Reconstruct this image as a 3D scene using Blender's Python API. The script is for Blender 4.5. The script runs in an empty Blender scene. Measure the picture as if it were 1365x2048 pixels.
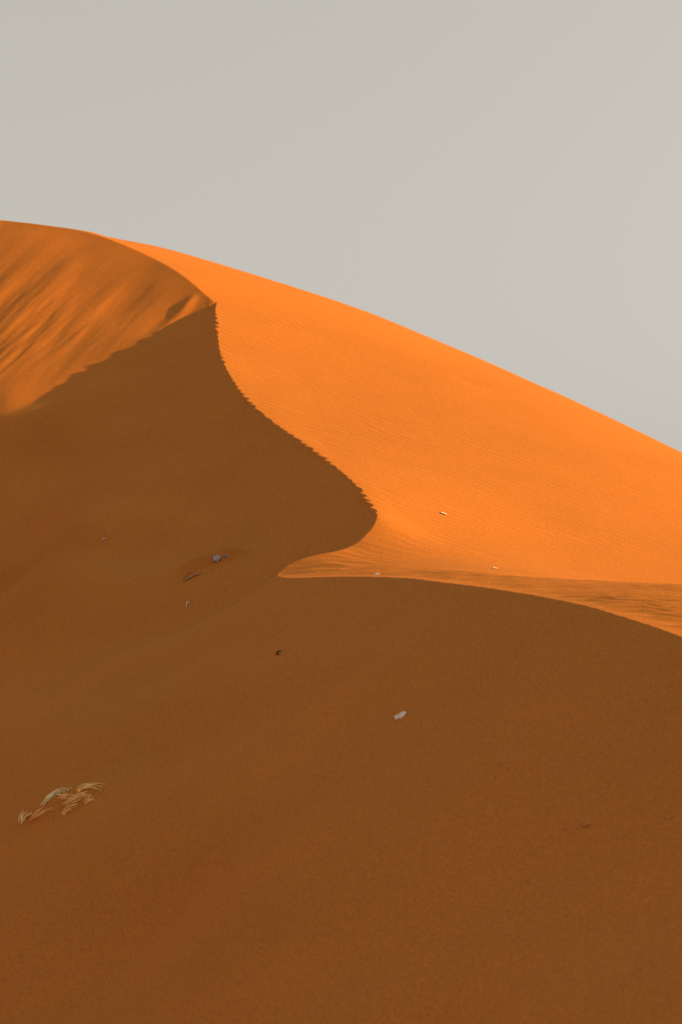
import bpy, bmesh, math, random
import numpy as np
from mathutils import Vector, Matrix

# ------------------------------------------------------------------ camera, sky, sun
scene = bpy.context.scene
FOCAL, SENSOR = 70.0, 36.0
PITCH = math.atan((1350 - 1024) / 2048 * SENSOR / FOCAL)      # looking slightly up the dune
cam_d = bpy.data.cameras.new('camera'); cam = bpy.data.objects.new('camera', cam_d)
scene.collection.objects.link(cam); scene.camera = cam
cam.location = (0, 0, 0); cam.rotation_euler = (math.radians(90) + PITCH, 0, 0)
cam_d.lens = FOCAL; cam_d.sensor_fit = 'VERTICAL'; cam_d.sensor_height = SENSOR
cam_d.clip_end = 8000; cam_d.clip_start = 0.1
cam_d.dof.use_dof = True; cam_d.dof.focus_distance = 38.0; cam_d.dof.aperture_fstop = 1.6

SUN_EL, SUN_BACK = math.radians(18.5), math.radians(2.0)     # from the right, a little beyond the dune
Ldir = Vector((math.cos(SUN_BACK) * math.cos(SUN_EL), math.sin(SUN_BACK) * math.cos(SUN_EL), math.sin(SUN_EL)))
sd_ = bpy.data.lights.new('sun', 'SUN'); sun = bpy.data.objects.new('sun', sd_)
scene.collection.objects.link(sun)
sd_.energy = 5.0; sd_.angle = math.radians(0.5); sd_.color = (1.0, 0.49, 0.10)
sun.rotation_euler = Ldir.to_track_quat('Z', 'Y').to_euler(); sun.location = (30, 10, 30)

w = bpy.data.worlds.new('World'); scene.world = w; w.use_nodes = True
nt = w.node_tree; nt.nodes.clear()
out = nt.nodes.new('ShaderNodeOutputWorld'); bg = nt.nodes.new('ShaderNodeBackground')
sky = nt.nodes.new('ShaderNodeTexSky'); sky.sky_type = 'NISHITA'; sky.sun_disc = False
sky.sun_elevation = SUN_EL; sky.sun_rotation = math.radians(90) - SUN_BACK
sky.dust_density = 6.0; sky.air_density = 1.0
bw = nt.nodes.new('ShaderNodeRGBToBW')
pw = nt.nodes.new('ShaderNodeMath'); pw.operation = 'POWER'; pw.inputs[1].default_value = 0.42
tint = nt.nodes.new('ShaderNodeVectorMath'); tint.operation = 'SCALE'; tint.inputs[0].default_value = (3.28, 3.135, 2.81)
nt.links.new(sky.outputs[0], bw.inputs[0]); nt.links.new(bw.outputs[0], pw.inputs[0])
nt.links.new(pw.outputs[0], tint.inputs['Scale']); nt.links.new(tint.outputs[0], bg.inputs[0])
bg.inputs[1].default_value = 0.05
nt.links.new(bg.outputs[0], out.inputs[0])
vs = scene.view_settings; vs.view_transform = 'Standard'; vs.look = 'None'; vs.exposure = 1.40; vs.gamma = 1

#TERRAIN-BEGIN
# ------------------------------------------------------------------ the dunes
C = 36.0 / 70.0 / 2048.0
PIT = math.atan((1350 - 1024) * C)
def at(px, py, d):
    """point at ground distance y=d seen along the direction of photo pixel (px, py)"""
    u = (px - 682.5) * C; v = (1024 - py) * C
    fy = math.cos(PIT) - v * math.sin(PIT); fz = math.sin(PIT) + v * math.cos(PIT)
    return np.array([u / fy * d, d, fz / fy * d])

def catmull(P, n):
    P = np.asarray(P, float); Q = np.vstack([2*P[0]-P[1], P, 2*P[-1]-P[-2]]); o = []
    for i in range(1, len(Q) - 2):
        p0, p1, p2, p3 = Q[i-1:i+3]
        t = np.linspace(0, 1, n, endpoint=False)[:, None]
        a = np.linalg.norm(p1-p0)**.5 + 1e-9; b = np.linalg.norm(p2-p1)**.5 + 1e-9; c = np.linalg.norm(p3-p2)**.5 + 1e-9
        m1 = (p1-p0)/a*b - (p2-p0)/(a+b)*b + (p2-p1); m2 = (p2-p1) - (p3-p1)/(b+c)*b + (p3-p2)/c*b
        o.append((2*t**3-3*t**2+1)*p1 + (t**3-2*t**2+t)*m1 + (-2*t**3+3*t**2)*p2 + (t**3-t**2)*m2)
    o.append(P[-1:]); return np.vstack(o)

# sinuous crest: tall dune -> hollow -> tip -> near dune (photo x, photo y, distance)
UP = [(-900,400,63),(-500,405,61.5),(-200,424,59.3),(0,440,57.7),(90,450,57.1),(170,463,56.5),(240,486,55.6),(300,513,54.8),(345,537,54.0),(380,562,53.3),
      (408,589,52.6),(428,612,51.9),(433,645,50.4),(438,690,48.8),(449,728,47.2),(475,773,45.6),(515,818,44.0),(560,853,42.9),
      (605,884,41.9),(650,917,40.7),(685,945,39.7),(715,972,38.8),(735,1000,37.9),(750,1020,37.3)]
SAD = [(755,1031,36.9),(750,1046,36.6),(738,1063,36.3),(722,1078,36.0),(705,1091,35.8),(672,1102,35.5),(635,1109,35.4),(600,1119,35.3),(570,1134,35.1)]
LOW = [(553,1153,34.8),(585,1156,33.7),(640,1154,32.6),(700,1153,31.6),(765,1154,30.8),(830,1158,29.7),(915,1168,28.5),(1000,1180,27.3),(1090,1195,26.1),(1180,1214,24.9),
       (1270,1241,23.7),(1365,1275,22.5),(1480,1325,21.2),(1600,1385,20.0),(1750,1470,18.6),(1900,1560,17.4)]
up = catmull([at(*p) for p in UP + SAD[:1]], 8)
sad = catmull([at(*p) for p in SAD + LOW[:1]], 6)
low = catmull([at(*p) for p in LOW], 6)
ends0 = np.array([[-60., 66, 12], [-400, 90, 3]])[::-1]
ends1 = np.array([[9.5, 12, -1.8], [12, 4, -3], [16, -12, -5], [30, -400, -5]])
crest = np.vstack([ends0, up[:-1], sad[:-1], low, ends1])

def tps(nodes, q, lam=0.0):
    P = nodes[:, :2] / 10.0; n = len(P)
    def k(r2): return 0.5 * r2 * np.log(r2 + 1e-12)
    d2 = ((P[:, None] - P[None]) ** 2).sum(-1)
    A = np.zeros((n+3, n+3)); A[:n, :n] = k(d2) + lam * np.ones(n) * np.eye(n); A[:n, n] = 1; A[:n, n+1:] = P; A[n, :n] = 1; A[n+1:, :n] = P.T
    b = np.zeros(n+3); b[:n] = nodes[:, 2]
    s = np.linalg.solve(A, b); o = np.empty(len(q)); q = q / 10.0
    for i in range(0, len(q), 20000):
        qq = q[i:i+20000]
        o[i:i+20000] = k(((qq[:, None] - P[None]) ** 2).sum(-1)) @ s[:n] + s[n] + qq @ s[n+1:]
    return o

def offs(curve, ss, tans, step, face=None):
    o = []
    for i in range(0, len(curve), step):
        a = curve[max(i-2, 0)]; b = curve[min(i+2, len(curve)-1)]
        t = (b - a)[:2]; t /= np.linalg.norm(t); nrm = np.array([t[1], -t[0]])     # right-hand side = slip side
        f = i / (len(curve) - 1)
        for s, z in zip(ss, tans):
            dz = z(f) if callable(z) else z
            o.append(np.r_[curve[i, :2] + nrm * s, curve[i, 2] - dz])
    return o

# lee side: slip face at the angle of repose, hollow on the left, valley in front
def onplane(px, py, P, az, t):
    a_, _, b_ = at(px, py, 1.0); c, s_ = math.cos(math.radians(az)), math.sin(math.radians(az))
    d = (P[2] - t * (c * P[0] + s_ * P[1])) / (b_ - t * (c * a_ + s_)); return at(px, py, d)
bowl = up[:8*11+1]; c1 = up[8*11:]; tip = at(553, 1153, 34.8); mid = at(1000, 1180, 27.3)
corner = at(428, 612, 51.9)
V = catmull([corner] + [at(*p) for p in [(394,631,51.7),(352,649,51.5),(308,673,51.0),(267,702,50.35),(220,731,49.9),(161,764,49.4),(99,801,48.8),(0,847,48.2),(-150,930,47.0),(-400,1090,44.5)]], 4)     # valley where the two faces meet
S_hard = list(c1[::5]) + list(V[2::3]) + list(crest[2 + len(up):-4:5])
S_soft = offs(c1[10:-6], [0.8, 2.5, 4.0], [0.57, 1.72, 2.7], 10)
S_soft += offs(low[4:], [0.8, 2.5, 4.5], [0.56, 1.75, 3.1], 10)
S_soft += [np.array(p) for p in [(-.5,36.3,1.85), (-1.3,35.8,1.3), (0.15,36.4,2.25)]]
S_soft += [onplane(x, y, tip, 36, .70) for x, y in [(0,1200),(250,1300),(0,1600),(300,1550),(0,2048),(300,1900),(-300,1600),(-300,2100)]]
S_soft += [onplane(x, y, mid, 31, .69) for x, y in [(750,1600),(700,2048),(1000,2048),(1365,2048)]]
S_nodes = np.array(S_hard + S_soft); S_lam = np.r_[np.full(len(S_hard), 1e-5), np.full(len(S_soft), 0.01)]
# head wall of the hollow, facing the valley
B_hard = list(bowl[8::5]) + list(V[2::3])
B_soft = offs(bowl[16:80], [1.2], [0.76], 16)
B_nodes = np.array(B_hard + B_soft); B_lam = np.r_[np.full(len(B_hard), 1e-5), np.full(len(B_soft), 0.03)]

# windward side: gentle rippled apron, steeper flank, rounded shoulder against the sky
SKY = [(205,470,57.4),(255,481,58.4),(310,497,59.2),(400,529,60.2),(550,562,60.8),(700,609,60.2),(850,668,58.8),(1000,734,57.2),(1180,816,55),(1365,906,52.5),(1600,1030,49),(1900,1190,44.5)]
sk = [at(x, y + 2, d) for x, y, d in catmull(SKY, 3)]
W_nodes = list(crest[2:-4:4]) + sk
for p in sk[::2]:
    W_nodes.append(p + np.array([1.5, 4.0, -0.15])); W_nodes.append(p + np.array([4., 12.0, -1.8])); W_nodes.append(p + np.array([8., 22.0, -5.0]))
for p in up[0:44:6]:
    W_nodes.append(p + np.array([0.2, 1.2, 0.08])); W_nodes.append(p + np.array([0.6, 5.0, -0.3])); W_nodes.append(p + np.array([1.0, 14.0, -3.0]))
W_nodes += [at(*p) for p in [(850,1139,32.7),(1000,1151,31.2),(1180,1161,29.8),(1365,1171,28.6),(1700,1195,27.0),
            (1180,1172,32.0),(1365,1188,31.4),(1700,1215,30.2), (1060,1145,34.2),(1180,1150,36.2),(1365,1160,37.6),(1700,1180,40),
            (850,1062,37.0)]]
W_nodes = np.array(W_nodes)

def sstep(a, b, x):
    t = np.clip((x - a) / (b - a), 0, 1); return t * t * (3 - 2 * t)
def vnoise(x, y, seed=0):
    xi = np.floor(x).astype(np.int64); yi = np.floor(y).astype(np.int64); fx = x - xi; fy = y - yi
    def h(a, b):
        n = (a * 374761393 + b * 668265263 + seed * 974711) & 0xffffffff
        n = ((n ^ (n >> 13)) * 1274126177) & 0xffffffff
        n = ((n ^ (n >> 16)) * 2246822519) & 0xffffffff
        return ((n ^ (n >> 15)) & 0xffffff) / 0xffffff * 2 - 1
    fx = fx*fx*fx*(fx*(fx*6-15)+10); fy = fy*fy*fy*(fy*(fy*6-15)+10)
    return (h(xi,yi)*(1-fx)+h(xi+1,yi)*fx)*(1-fy) + (h(xi,yi+1)*(1-fx)+h(xi+1,yi+1)*fx)*fy
def fbm(x, y, o=4, seed=0):
    r = 0; a = 1; t = 0
    for i in range(o):
        r = r + a * vnoise(x * 2**i + 17.3*i, y * 2**i - 9.1*i, seed + i); t += a; a *= .5
    return r / t

# polar grid round the photographer: fine where the lens looks, coarse elsewhere
K = 6
NT_F, TH = 1080, 0.215
dth = 2 * TH / NT_F
def grow(total, d0, g):
    o = []; s = 0; d = d0
    while s < total: d = min(d * g, 0.05); s += d; o.append(s)
    o = np.array(o); return o * total / o[-1]
side = grow(math.pi - TH, dth, 1.06)
th = np.concatenate([-TH - side[::-1], np.linspace(-TH, TH, NT_F + 1), TH + side])
rr = [0.0]
lr = [math.log(0.4)]
while math.exp(lr[-1]) < 5000:
    r = math.exp(lr[-1])
    s = 0.06 if r < 11 else (0.004 if r < 15 else (0.00085 if r < 62 else (0.004 if r < 75 else 0.04)))
    if len(lr) > 1: s = min(max(s, (lr[-1]-lr[-2]) * 0.8), (lr[-1]-lr[-2]) * 1.25)
    lr.append(lr[-1] + s)
rr = np.exp(np.array(lr))
nT, nR = len(th), len(rr)
X = np.sin(th)[None, :] * rr[:, None]; Y = np.cos(th)[None, :] * rr[:, None]

# coarse evaluation, cubic upsampling
ci = np.unique(np.r_[np.arange(0, nR, K), nR-1]); cj = np.unique(np.r_[np.arange(0, nT, K), nT-1])
def upmat(c, n):
    M = np.zeros((n, len(c)))
    f = np.arange(n); k = np.clip(np.searchsorted(c, f, side='right') - 1, 0, len(c) - 2)
    t = (f - c[k]) / (c[k+1] - c[k])
    w = [(-t+2*t*t-t**3)/2, (2-5*t*t+3*t**3)/2, (t+4*t*t-3*t**3)/2, (-t*t+t**3)/2]
    for q in range(4):
        np.add.at(M, (f, np.clip(k-1+q, 0, len(c)-1)), w[q])
    return M
Ur, Ut = upmat(ci, nR), upmat(cj, nT)
Xc, Yc = X[np.ix_(ci, cj)], Y[np.ix_(ci, cj)]
q = np.stack([Xc.ravel(), Yc.ravel()], 1)
Sc = tps(S_nodes, q, S_lam).reshape(Xc.shape)
Bc = tps(B_nodes, q, B_lam).reshape(Xc.shape)
Wc = tps(W_nodes, q, 1e-4).reshape(Xc.shape)
Dc = np.full(len(q), 1e9); 
for a, b in zip(crest[:-1], crest[1:]):
    ab = (b - a)[:2]; t = np.clip(((q - a[:2]) @ ab) / (ab @ ab), 0, 1)
    Dc = np.minimum(Dc, ((q - a[:2] - t[:, None] * ab) ** 2).sum(1))
Dc = np.sqrt(Dc).reshape(Xc.shape)
# ground under and in front of the camera, desert far away
def base(x, y):
    return -6.5 + 1.5 * fbm(x / 60, y / 60, 3, 5) 
gc = -1.65 - 0.50 * np.clip(Yc, -4, 60) - 0.2 * Xc
Sc = np.logaddexp(Sc / 0.3, gc / 0.3) * 0.3
rad = np.hypot(Xc * 0.8, Yc - 40)
vy = np.interp(Xc, V[::-1, 0], V[::-1, 1]); front = (vy - Yc) * 0.75
sp_ = lambda v: np.logaddexp(np.clip(v, -60, 60) / 0.35, 0) * 0.35
Bc = Bc - 1.2 * (sp_(front - 0.2)) - 3 * np.clip(Xc - corner[0], 0, 20); Sc = Sc - 0.8 * sp_(-front - 0.3) * sstep(corner[0] + 0.3, corner[0] - 0.3, Xc)
far = sstep(34, 75, rad) * (1 - sstep(14, 5, np.hypot(Xc, Yc)))
bs = base(Xc, Yc)
Sc = Sc * (1 - far) + bs * far; Bc = Bc * (1 - far) + (bs - 3) * far; Wc = Wc * (1 - far) + bs * far
B = Ur @ Bc @ Ut.T; S = Ur @ Sc @ Ut.T; W = Ur @ Wc @ Ut.T
D = Ur @ Dc @ Ut.T

# which side of the crest: count crossings of each column going outward from the camera
inside = np.zeros((nR, nT), bool)          # True = windward
phi = np.arctan2(crest[:, 0], crest[:, 1]); rad_c = np.hypot(crest[:, 0], crest[:, 1])
for j in range(nT):
    t = th[j]; cr = []
    dx, dy = math.sin(t), math.cos(t)
    s = crest[:, 0] * dy - crest[:, 1] * dx      # signed side of the ray's line
    for i in np.nonzero((s[:-1] > 0) != (s[1:] > 0))[0]:
        f = s[i] / (s[i] - s[i+1]); px, py = crest[i, :2] + f * (crest[i+1, :2] - crest[i, :2])
        r = px * dx + py * dy
        if r > 0: cr.append(r)
    cr.sort()
    inside[:, j] = np.searchsorted(np.array(cr), rr) % 2 == 1

# ---- relief
upm = sstep(36.6, 37.4, Y) * (1 - sstep(50.5, 52, Y))
warp = 0.32 * fbm(X / 1.6, Y / 1.6, 3, 11)
a = math.radians(22)
lam = 0.23
ph = (Y * math.cos(a) + X * math.sin(a) + warp) / lam
ph2 = ph + 0.35 * vnoise(X * 1.1, Y * 3.0, 7)
rip = ((ph2 % 1.0)); rip = np.where(rip < 0.68, rip / 0.68, (1 - rip) / 0.32)
rip = rip * rip * (3 - 2 * rip) - 0.5
amod = 0.75 + 0.4 * fbm(X / 2.5, Y / 4, 2, 21)
flat = 1 - sstep(0.5, 4.5, np.where(Y < 38, D * 0 + np.abs(W - W), D))
dl = Y - np.interp(X, [-2, .2, 1.4, 2.5, 5.0, 8.0], [40, 35.3, 32.9, 31.8, 29.6, 28.2])                           # distance behind the foot of the tall dune's flank
stripm = sstep(0.9, -0.7, dl)                                # apron of the near dune has longer, taller ripples
lam2 = 0.36; a2 = math.radians(36)
p3 = (Y * math.cos(a2) + X * math.sin(a2) + 0.22 * fbm(X / 1.3, Y / 1.6, 3, 81)) / lam2
r2 = p3 % 1.0; r2 = np.where(r2 < 0.66, r2 / 0.66, (1 - r2) / 0.34); r2 = r2 * r2 * (3 - 2 * r2) - 0.5
W = W + 0.0 * np.clip(dl, 0, None) * np.exp(-np.clip(dl, 0, None) / 4.0) * sstep(0.5, 3, D)
rip_amp = (0.009 + 0.010 * stripm) * amod * (1 - sstep(52, 60, Y))
fade = 1 - sstep(60, 80, np.hypot(X, Y))
Wf = W + (rip * rip_amp + r2 * 0.036 * stripm * (0.25 + 0.75 * sstep(0.0, 2.6, X)) * (0.8 + 0.7 * fbm(X / 1.5, Y / 1.5, 2, 83)) + 0.03 * fbm(X / 3.0, Y / 5.0, 3, 31)) * fade * sstep(0, .6, D) + rip * (0.004 + 0.005 * upm) * fade * (1 - sstep(0, .6, D))
# notched crest where each ripple reaches the brink
lowm = (1 - sstep(34, 35, Y))
pn = (Y + 0.45 * vnoise(Y * 0.9, X * 0 + 1.5, 45) + 0.12 * vnoise(Y * 3.1, X * 0 + 5.5, 46)) / 0.31 % 1.0; tooth = np.where(pn < 0.62, pn / 0.62, (1 - pn) / 0.38); tooth = tooth * tooth * (3 - 2 * tooth) - 0.5
notch = tooth * upm * 0.085 * (0.7 + 0.6 * vnoise(Y * 1.3, X * 0 + 3, 41)) + lowm * 0.03 * fbm(X * 1.6, Y * 1.6, 3, 43) * sstep(33, 27, Y)
Sf = S + notch * np.exp(-(D / 0.13) ** 2)
# hollow: streaks left by sliding sand
def ridge(p0, p1, w, h, lean=0.0):
    a_ = onplane(*p0, corner, 77, .65); b_ = onplane(*p1, corner, 77, .65); v = (b_ - a_)[:2]; L_ = np.linalg.norm(v); v = v / L_
    t = ((X - a_[0]) * v[0] + (Y - a_[1]) * v[1]) / L_; n = (X - a_[0]) * -v[1] + (Y - a_[1]) * v[0]
    n = n + 0.04 * vnoise(t * 3, n * 0 + p0[0], 71) + lean * t * t
    ww = w * (0.5 + 0.9 * np.clip(t, 0, 1))
    return h * np.exp(-(n / ww) ** 2) * sstep(0.02, 0.25, t) * sstep(1.05, 0.75, t)
far_s = sstep(60, 57, Y)
dxs, dys = -0.47, -0.88
al = X * dxs + Y * dys; ac = -X * dys + Y * dxs
acw = ac + 0.5 * fbm(al / 6, ac / 2.5, 2, 51)
bm_ = sstep(0.03, 1.1, D)
streak = vnoise(acw / 1.1, al / 12, 53) * 0.55 + vnoise(acw / 0.5, al / 7, 54) * 0.28 + vnoise(acw / 0.22, al / 5, 56) * 0.08
low_left = sstep(0, 1, (Y < 56) * (54.5 - Y + (-6 - X) * 0.5) / 3.5)
lumps = fbm(acw / 0.45, al / 2.2, 3, 55) * low_left
vd = (Y - np.interp(X, V[::-1, 0], V[::-1, 1])) * 0.75
B = B + bm_ * (0.02 + 0.98 * sstep(0.25, 2.3, vd)) * (0.092 * streak * (0.6 + 0.8 * sstep(-.3, .4, fbm(X / 3.5, Y / 3.5, 2, 58))) + 0.06 * lumps + 0.05 * fbm(X / 2.2, Y / 2.8, 2, 59))
B += ridge((402,584), (270,690), 0.24, 0.10) + ridge((424,606), (350,654), 0.12, 0.06) + ridge((170,540), (-20,700), 0.5, 0.05) + ridge((26,443), (-45,540), 0.22, 0.10)
kk = 0.10
Sf = np.maximum(Sf, B) + kk * np.log1p(np.exp(-np.abs(Sf - B) / kk)) * sstep(0.0, 0.5, D)
# soft undulation of the shaded face
Sf += 0.10 * fbm(X / 6 + Y / 20, Y / 3.0, 2, 61) * sstep(0.3, 2.5, D) * fade * sstep(0.1, 2.0, Sf - B)

near = D < 0.7
Z = np.where(near, np.minimum(Wf, Sf), np.where(inside, Wf, Sf))
lrr = np.log(rr)
def ground(x, y):
    """height of the sand at (x, y)"""
    i = np.clip(np.interp(np.log(np.hypot(x, y)), lrr, np.arange(nR)), 0, nR - 1.001); j = np.clip(np.interp(np.arctan2(x, y), th, np.arange(nT)), 0, nT - 1.001)
    i0 = np.floor(i).astype(int); j0 = np.floor(j).astype(int); fi = i - i0; fj = j - j0
    return (Z[i0,j0]*(1-fj)+Z[i0,j0+1]*fj)*(1-fi) + (Z[i0+1,j0]*(1-fj)+Z[i0+1,j0+1]*fj)*fi
def hit(px, py):
    """where the line of sight through a photo pixel meets the sand"""
    e = at(px, py, 1.0); d = np.linspace(8, 75, 6000)
    k = np.argmax(ground(e[0] * d, d) >= e[2] * d); return np.array([e[0]*d[k], d[k], float(ground(e[0]*d[k], d[k]))])
# small wind drifts on the shaded face
def drift(p0, p1, w_, h_, soft=0.3):
    a_ = hit(*p0); b_ = hit(*p1); v = (b_ - a_)[:2]; L_ = np.linalg.norm(v); v = v / L_
    t = ((X - a_[0]) * v[0] + (Y - a_[1]) * v[1]) / L_; n = (X - a_[0]) * -v[1] + (Y - a_[1]) * v[0]
    n = n + w_ * 0.5 * vnoise(t * 3, t * 0 + p0[1], 91)
    return h_ * np.exp(-(n / w_) ** 2) * sstep(-soft, soft, t) * sstep(1 + soft, 1 - soft, t)
Z = Z + sum(drift(*q_) for q_ in [((365,1170),(492,1114),0.14,0.20), ((60,1644),(190,1592),0.24,0.18,0.4), ((-60,1132),(230,1085),0.35,0.12),
     ((60,812),(190,868),0.7,0.10,0.6), ((985,1530),(1050,1519),0.10,0.025), ((1120,1662),(1190,1645),0.10,0.02,0.5), ((100,1190),(330,1180),0.5,0.05), ((-150,1265),(430,1190),1.1,0.36,0.4), ((40,835),(260,880),0.7,0.26,0.6), ((-100,1530),(330,1470),1.2,0.26,0.5), ((-50,1120),(420,1060),0.6,0.15,0.5)])
#TERRAIN-END

# ------------------------------------------------------------------ materials
class Nodes:
    def __init__(self, name):
        self.m = bpy.data.materials.new(name); self.m.use_nodes = True; self.t = self.m.node_tree
        self.t.nodes.clear(); self.out = self.add('ShaderNodeOutputMaterial')
        self.b = self.add('ShaderNodeBsdfPrincipled'); self.link(self.b, 0, self.out, 0)
    def add(self, kind, **k):
        n = self.t.nodes.new(kind)
        for a, v in k.items(): setattr(n, a, v)
        return n
    def link(self, a, i, b, j): self.t.links.new(a.outputs[i], b.inputs[j])
    def noise(self, scale, detail=3, rough=0.5, src=None, stretch=None):
        n = self.add('ShaderNodeTexNoise'); n.inputs['Scale'].default_value = scale
        n.inputs['Detail'].default_value = detail; n.inputs['Roughness'].default_value = rough
        if src is not None:
            if stretch:
                mp = self.add('ShaderNodeMapping'); mp.inputs['Scale'].default_value = stretch
                self.t.links.new(src, mp.inputs[0]); self.link(mp, 0, n, 0)
            else: self.t.links.new(src, n.inputs[0])
        return n
    def ramp(self, src, i, stops):
        r = self.add('ShaderNodeValToRGB'); self.link(src, i, r, 0)
        e = r.color_ramp.elements
        while len(e) < len(stops): e.new(0.5)
        for el, (p, c) in zip(e, stops): el.position = p; el.color = (*c, 1)
        return r

def sand_material():
    N = Nodes('orange_sand'); co = N.add('ShaderNodeTexCoord'); O = co.outputs['Object']
    big = N.noise(0.22, 5, 0.6, O, (1.0, 1.6, 2.2))
    fine = N.noise(30.0, 4, 0.85, O)
    r1 = N.ramp(big, 0, [(0.32, (0.360, 0.144, 0.028)), (0.5, (0.378, 0.149, 0.030)), (0.68, (0.395, 0.152, 0.031))])
    r2 = N.ramp(fine, 0, [(0.25, (0.62, 0.60, 0.56)), (0.75, (1.38, 1.40, 1.44))])
    mx = N.add('ShaderNodeMix', data_type='RGBA', blend_type='MULTIPLY'); mx.inputs[0].default_value = 1
    N.link(r1, 0, mx, 6); N.link(r2, 0, mx, 7); N.link(mx, 2, N.b, 'Base Color')
    N.b.inputs['Roughness'].default_value = 0.95; N.b.inputs['Specular IOR Level'].default_value = 0.05
    N.b.inputs['Diffuse Roughness'].default_value = 0.3
    bp = N.add('ShaderNodeBump'); bp.inputs['Strength'].default_value = 0.25; bp.inputs['Distance'].default_value = 0.01
    N.link(fine, 0, bp, 'Height'); N.link(bp, 0, N.b, 'Normal')
    return N.m

def link(o, parent=None):
    scene.collection.objects.link(o)
    if parent: o.parent = parent
    return o
def tag(o, label=None, cat=None, group=None, kind=None):
    for k, v in (('label', label), ('category', cat), ('group', group), ('kind', kind)):
        if v: o[k] = v
    return o

me = bpy.data.meshes.new('sand_dunes')
nv = nR * nT
me.vertices.add(nv)
me.vertices.foreach_set('co', np.stack([X, Y, Z], -1).astype(np.float32).ravel())
ii, jj = np.meshgrid(np.arange(nR - 1), np.arange(nT - 1), indexing='ij')
v0 = (ii * nT + jj).ravel(); quads = np.stack([v0, v0 + 1, v0 + nT + 1, v0 + nT], 1)[:, ::-1].astype(np.int32)
nf = len(quads)
me.loops.add(nf * 4); me.loops.foreach_set('vertex_index', quads.ravel())
me.polygons.add(nf); me.polygons.foreach_set('loop_start', np.arange(0, nf * 4, 4, dtype=np.int32))
me.polygons.foreach_set('loop_total', np.full(nf, 4, np.int32))
me.update(calc_edges=True)
me.polygons.foreach_set('use_smooth', np.ones(nf, bool))
me.materials.append(sand_material())
dunes = link(bpy.data.objects.new('sand_dunes', me)); tag(dunes, kind='structure')

# ------------------------------------------------------------------ litter and dry grass lying on the sand
def plain(name, col, rough=0.8, var=0.3, scale=40):
    N = Nodes(name); co = N.add('ShaderNodeTexCoord'); n = N.noise(scale, 4, 0.6, co.outputs['Object'])
    lo = tuple(c * (1 - var) for c in col); hi = tuple(min(1, c * (1 + var)) for c in col)
    r = N.ramp(n, 0, [(0.3, lo), (0.7, hi)]); N.link(r, 0, N.b, 'Base Color')
    N.b.inputs['Roughness'].default_value = rough; N.b.inputs['Specular IOR Level'].default_value = 0.2
    return N.m
M_white = plain('weathered_white_plastic', (0.62, 0.55, 0.48), 0.6, 0.12)
M_pale = plain('bleached_plastic', (0.62, 0.50, 0.40), 0.7, 0.15)
M_pink = plain('faded_pink_plastic', (0.72, 0.26, 0.20), 0.6, 0.15)
M_grey = plain('lavender_grey_cloth', (0.34, 0.29, 0.32), 0.9, 0.3)
M_steel = plain('blue_grey_cloth', (0.20, 0.19, 0.19), 0.9, 0.3)
M_wood = plain('grey_driftwood', (0.24, 0.15, 0.085), 0.9, 0.4)
M_dark = plain('dark_wood', (0.045, 0.03, 0.02), 0.9, 0.3)
M_straw = plain('dry_straw', (0.78, 0.55, 0.22), 0.8, 0.3)
M_straw2 = plain('bleached_straw', (0.78, 0.60, 0.31), 0.8, 0.3)
M_clod = plain('hardened_sand', (0.36, 0.16, 0.055), 0.95, 0.25)

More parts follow.
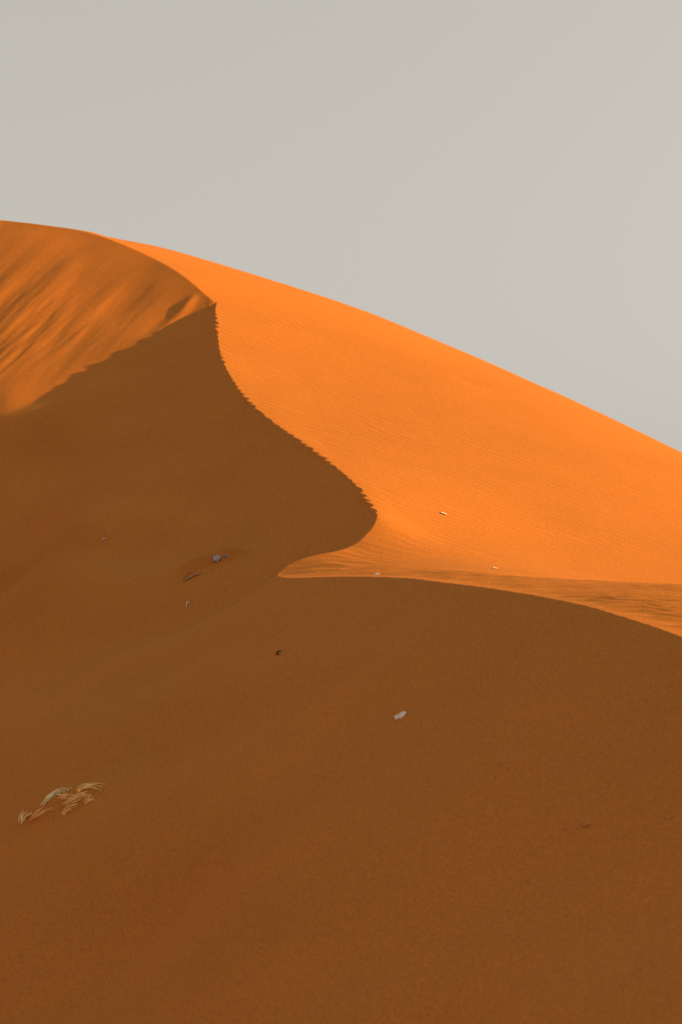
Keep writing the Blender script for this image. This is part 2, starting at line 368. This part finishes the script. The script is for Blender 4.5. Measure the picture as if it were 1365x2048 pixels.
def frame(px, py):
    p = hit(px, py); h = 0.12
    n = np.array([-(ground(p[0]+h, p[1]) - ground(p[0]-h, p[1])) / 2 / h, -(ground(p[0], p[1]+h) - ground(p[0], p[1]-h)) / 2 / h, 1.0]).ravel()
    n /= np.linalg.norm(n)
    r = np.array([1.0, 0, 0]); r -= n * (r @ n); r /= np.linalg.norm(r)
    return p, r, np.cross(n, r), n
def mesh_obj(name, verts, faces, mat, loc, parent=None):
    m = bpy.data.meshes.new(name); m.from_pydata([tuple(np.asarray(v) - loc) for v in verts], [], faces)
    for p in m.polygons: p.use_smooth = True
    m.materials.append(mat); o = bpy.data.objects.new(name, m)
    if parent is None: o.location = loc
    return link(o, parent)
def scrap(name, px, py, wpx, hpx, tilt, mat, seed, label, cat, bump=0.35, group=None):
    """a crumpled, torn sheet, a few centimetres high, half settled in the sand"""
    rnd = random.Random(seed); p, r, u, n = frame(px, py); s = C * p[1]
    w_, h_ = wpx * s / 2, hpx * s / 2 * 1.5
    ct, st = math.cos(tilt), math.sin(tilt); ax, ay = r * ct + u * st, -r * st + u * ct
    nu, nw = 16, 9; top = []; bot = []
    for i in range(nu):
        for j in range(nw):
            a = i / (nu - 1) * 2 - 1; b = (j / (nw - 1) * 2 - 1) * (1 - 0.75 * abs(a) ** 2.2)
            a += 0.10 * float(vnoise(np.array(i * .7), np.array(j * .9), seed)); b += 0.25 * float(vnoise(np.array(i * .8), np.array(j * .5 + 9), seed + 1))
            z = bump * min(w_, h_ * 1.6) * (0.55 * (1 - a * a * .8) * (1 - b * b * .6) + 0.6 * float(vnoise(np.array(a * 2.7), np.array(b * 1.7), seed + 2)) + 0.25 * float(vnoise(np.array(a * 6), np.array(b * 3.), seed + 3)))
            q_ = p + ax * a * w_ + ay * b * h_; gz = float(ground(q_[0], q_[1]))
            q_ = np.array([q_[0], q_[1], gz + 0.002]) + n * max(z, -0.01)
            top.append(q_ + n * 0.004); bot.append(q_)
    f = []; N_ = nu * nw
    for i in range(nu - 1):
        for j in range(nw - 1):
            k = i * nw + j; f.append((k, k + nw, k + nw + 1, k + 1)); f.append((k + N_, k + 1 + N_, k + nw + 1 + N_, k + nw + N_))
    edge = [j for j in range(nw)] + [i * nw + nw - 1 for i in range(1, nu)] + [(nu-1) * nw + j for j in range(nw - 2, -1, -1)] + [i * nw for i in range(nu - 2, 0, -1)]
    for a, b in zip(edge, edge[1:] + edge[:1]): f.append((a, b, b + N_, a + N_))
    o = mesh_obj(name, top + bot, f, mat, p); return tag(o, label, cat, group)
def tube(V_, F_, path, r0, r1, sides=6):
    P = catmull(np.array(path), 4); n0 = len(V_); L_ = len(P)
    for i, c in enumerate(P):
        t = P[min(i+1, L_-1)] - P[max(i-1, 0)]; t = t / (np.linalg.norm(t) + 1e-9)
        a = np.cross(t, [0.1, 0.2, 1.0]); a /= np.linalg.norm(a); b = np.cross(t, a)
        rr_ = r0 + (r1 - r0) * i / (L_ - 1)
        for k in range(sides):
            g = 2 * math.pi * k / sides; V_.append(c + (a * math.cos(g) + b * math.sin(g)) * rr_)
    for i in range(L_ - 1):
        for k in range(sides):
            a = n0 + i * sides + k; b = n0 + i * sides + (k + 1) % sides; F_.append((a, b, b + sides, a + sides))
    F_.append(tuple(n0 + k for k in range(sides))[::-1]); F_.append(tuple(n0 + (L_-1) * sides + k for k in range(sides)))
def lifted(pts, lift):
    o = []
    for (x, y), l in zip(pts, lift):
        p, r, u, n = frame(x, y); o.append(p + n * l)
    return o
def stick(name, pts, lift, r0, r1, mat, label, cat, twigs=()):
    V_, F_ = [], []; P = lifted(pts, lift); tube(V_, F_, P, r0, r1)
    for (q_, l) in twigs: tube(V_, F_, lifted(q_, l), r1 * 1.1, r1 * 0.5)
    return tag(mesh_obj(name, V_, F_, mat, P[0]), label, cat)

scrap('plastic_scrap', 802, 1433, 28, 12, 0.22, M_white, 3, 'crumpled white plastic scrap lying alone low on the shaded slope of the near dune', 'litter', 0.5)
scrap('plastic_scrap', 887, 1028, 15, 6, -0.25, M_white, 11, 'small white scrap lying on the sunlit orange flank right of the sharp crest bend', 'litter', 0.4)
scrap('plastic_scrap', 990, 1137, 14, 5, 0.0, M_pale, 17, 'thin pale fragment lying where the sunlit flank meets the rippled strip', 'litter', 0.4)
scrap('plastic_scrap', 755, 1149, 13, 4, 0.0, M_white, 23, 'whitish scrap lying on the rippled sand right at the near crest line', 'litter', 0.4)
scrap('plastic_scrap', 208, 1080, 9, 5, 0.5, M_pink, 29, 'tiny pink scrap in the shaded hollow far up on the left', 'litter', 0.9)
scrap('cloth_scrap', 435, 1120, 19, 9, 0.45, M_grey, 31, 'lavender grey cloth scrap poking out of the small sand mound in the hollow', 'litter', 0.7)
scrap('cloth_scrap', 452, 1113, 8, 5, 0.3, M_steel, 37, 'small dark grey cloth bit at the peak of the small sand mound', 'litter', 0.8)
stick('driftwood_stick', [(368,1164),(380,1158),(392,1152),(408,1147)], [0.0, 0.02, 0.02, -0.01], 0.022, 0.010, M_wood, 'grey brown stick half buried at the lower end of the small sand mound', 'stick',
      [([(366,1160),(376,1150),(388,1144)], [0, 0.015, 0.0])])
stick('bleached_twig', [(373,1214),(376,1209),(381,1208)], [0.0, 0.03, 0.02], 0.012, 0.007, M_pale, 'tiny pale forked twig on shaded sand below the small mound', 'twig',
      [([(376,1209),(377,1205)], [0.03, 0.06])])
stick('dark_twig', [(554,1310),(558,1307),(564,1304)], [0.0, 0.03, 0.015], 0.016, 0.008, M_dark, 'short dark twig alone on the shaded slope left of centre', 'twig',
      [([(556,1309),(561,1311)], [0.02, 0.0])])
stick('dark_twig', [(1342,1640),(1345,1637),(1348,1634)], [0.0, 0.012, 0.0], 0.006, 0.003, M_wood, 'tiny dark twig on the shaded sand near the right edge', 'twig')

def clod(px, py, wpx, seed, label):
    p, r, u, n = frame(px, py); R_ = wpx * C * p[1] / 2; bm = bmesh.new(); bmesh.ops.create_icosphere(bm, subdivisions=3, radius=1)
    V_ = []
    for v in bm.verts:
        c = np.array(v.co); k = 1 + 0.28 * float(fbm(np.array(c[0]*1.6+seed), np.array(c[1]*1.6+c[2]*2.1), 3, seed))
        V_.append(p + (r * c[0] * 1.3 + u * c[1] * 0.8 + n * (c[2] * 0.5 + 0.1)) * R_ * k)
    F_ = [tuple(v.index for v in f.verts) for f in bm.faces]; bm.free()
    return tag(mesh_obj('sand_clod', V_, F_, M_clod, p), label, 'sand clod')
clod(1131, 1658, 9, 5, 'low hardened sand clod, left one of the pair on the lower right slope')
clod(1174, 1651, 14, 9, 'larger hardened sand clod, right one of the pair on the lower right slope')
clod(1122, 1531, 7, 13, 'small hardened sand clod alone, above the pair on the lower right slope')

# dry grass: bent stems of a half-buried tuft, each a loose bundle of blades
g0, _, _, gn = frame(110, 1612)
tuft = link(bpy.data.objects.new('dry_grass_tuft', None)); tuft.location = g0
tag(tuft, 'half buried tuft of bent straw coloured grass stems on the shaded slope at lower left', 'grass tuft')
rnd = random.Random(4)
STEMS = [([(87,1611),(100,1600),(113,1589),(125,1583),(134,1588)], .05, 10, M_straw2), ([(118,1592),(133,1595),(146,1591)], .03, 5, M_straw),
         ([(156,1583),(170,1577),(187,1574),(206,1577)], .045, 5, M_straw), ([(133,1609),(150,1603),(162,1595),(174,1591)], .05, 7, M_straw),
         ([(127,1629),(140,1618),(155,1612)], .04, 6, M_straw), ([(173,1605),(182,1601),(190,1598)], .03, 5, M_straw),
         ([(46,1645),(55,1634),(66,1626)], .04, 8, M_straw2), ([(64,1640),(78,1632),(92,1622),(107,1616)], .02, 4, M_straw)]
for pts, lf, nb, mat in STEMS:
    V_, F_ = [], []; m = len(pts)
    base_l = [-0.01 if i == 0 else 0.45 * lf * math.sin(math.pi * min(1, 0.25 + 0.6 * i / (m - 1))) for i in range(m)]
    P = lifted(pts, base_l)
    for k in range(nb * 2 + 4):
        j0 = np.array([rnd.gauss(0, .020) for _ in range(3)]); sp = np.array([rnd.gauss(0, .06), rnd.gauss(0, .06), rnd.gauss(0, .012)]); lo = rnd.uniform(-.25, .1); sc = rnd.uniform(.75, 1.15)
        path = [P[0] + (q_ - P[0]) * sc + (P[-1] - P[0]) * lo * 0.3 + j0 + sp * i / (m - 1) for i, q_ in enumerate(P)]
        tube(V_, F_, path, rnd.uniform(.006, .010), .003, 5)
    mesh_obj('stem', V_, F_, mat, g0, tuft)
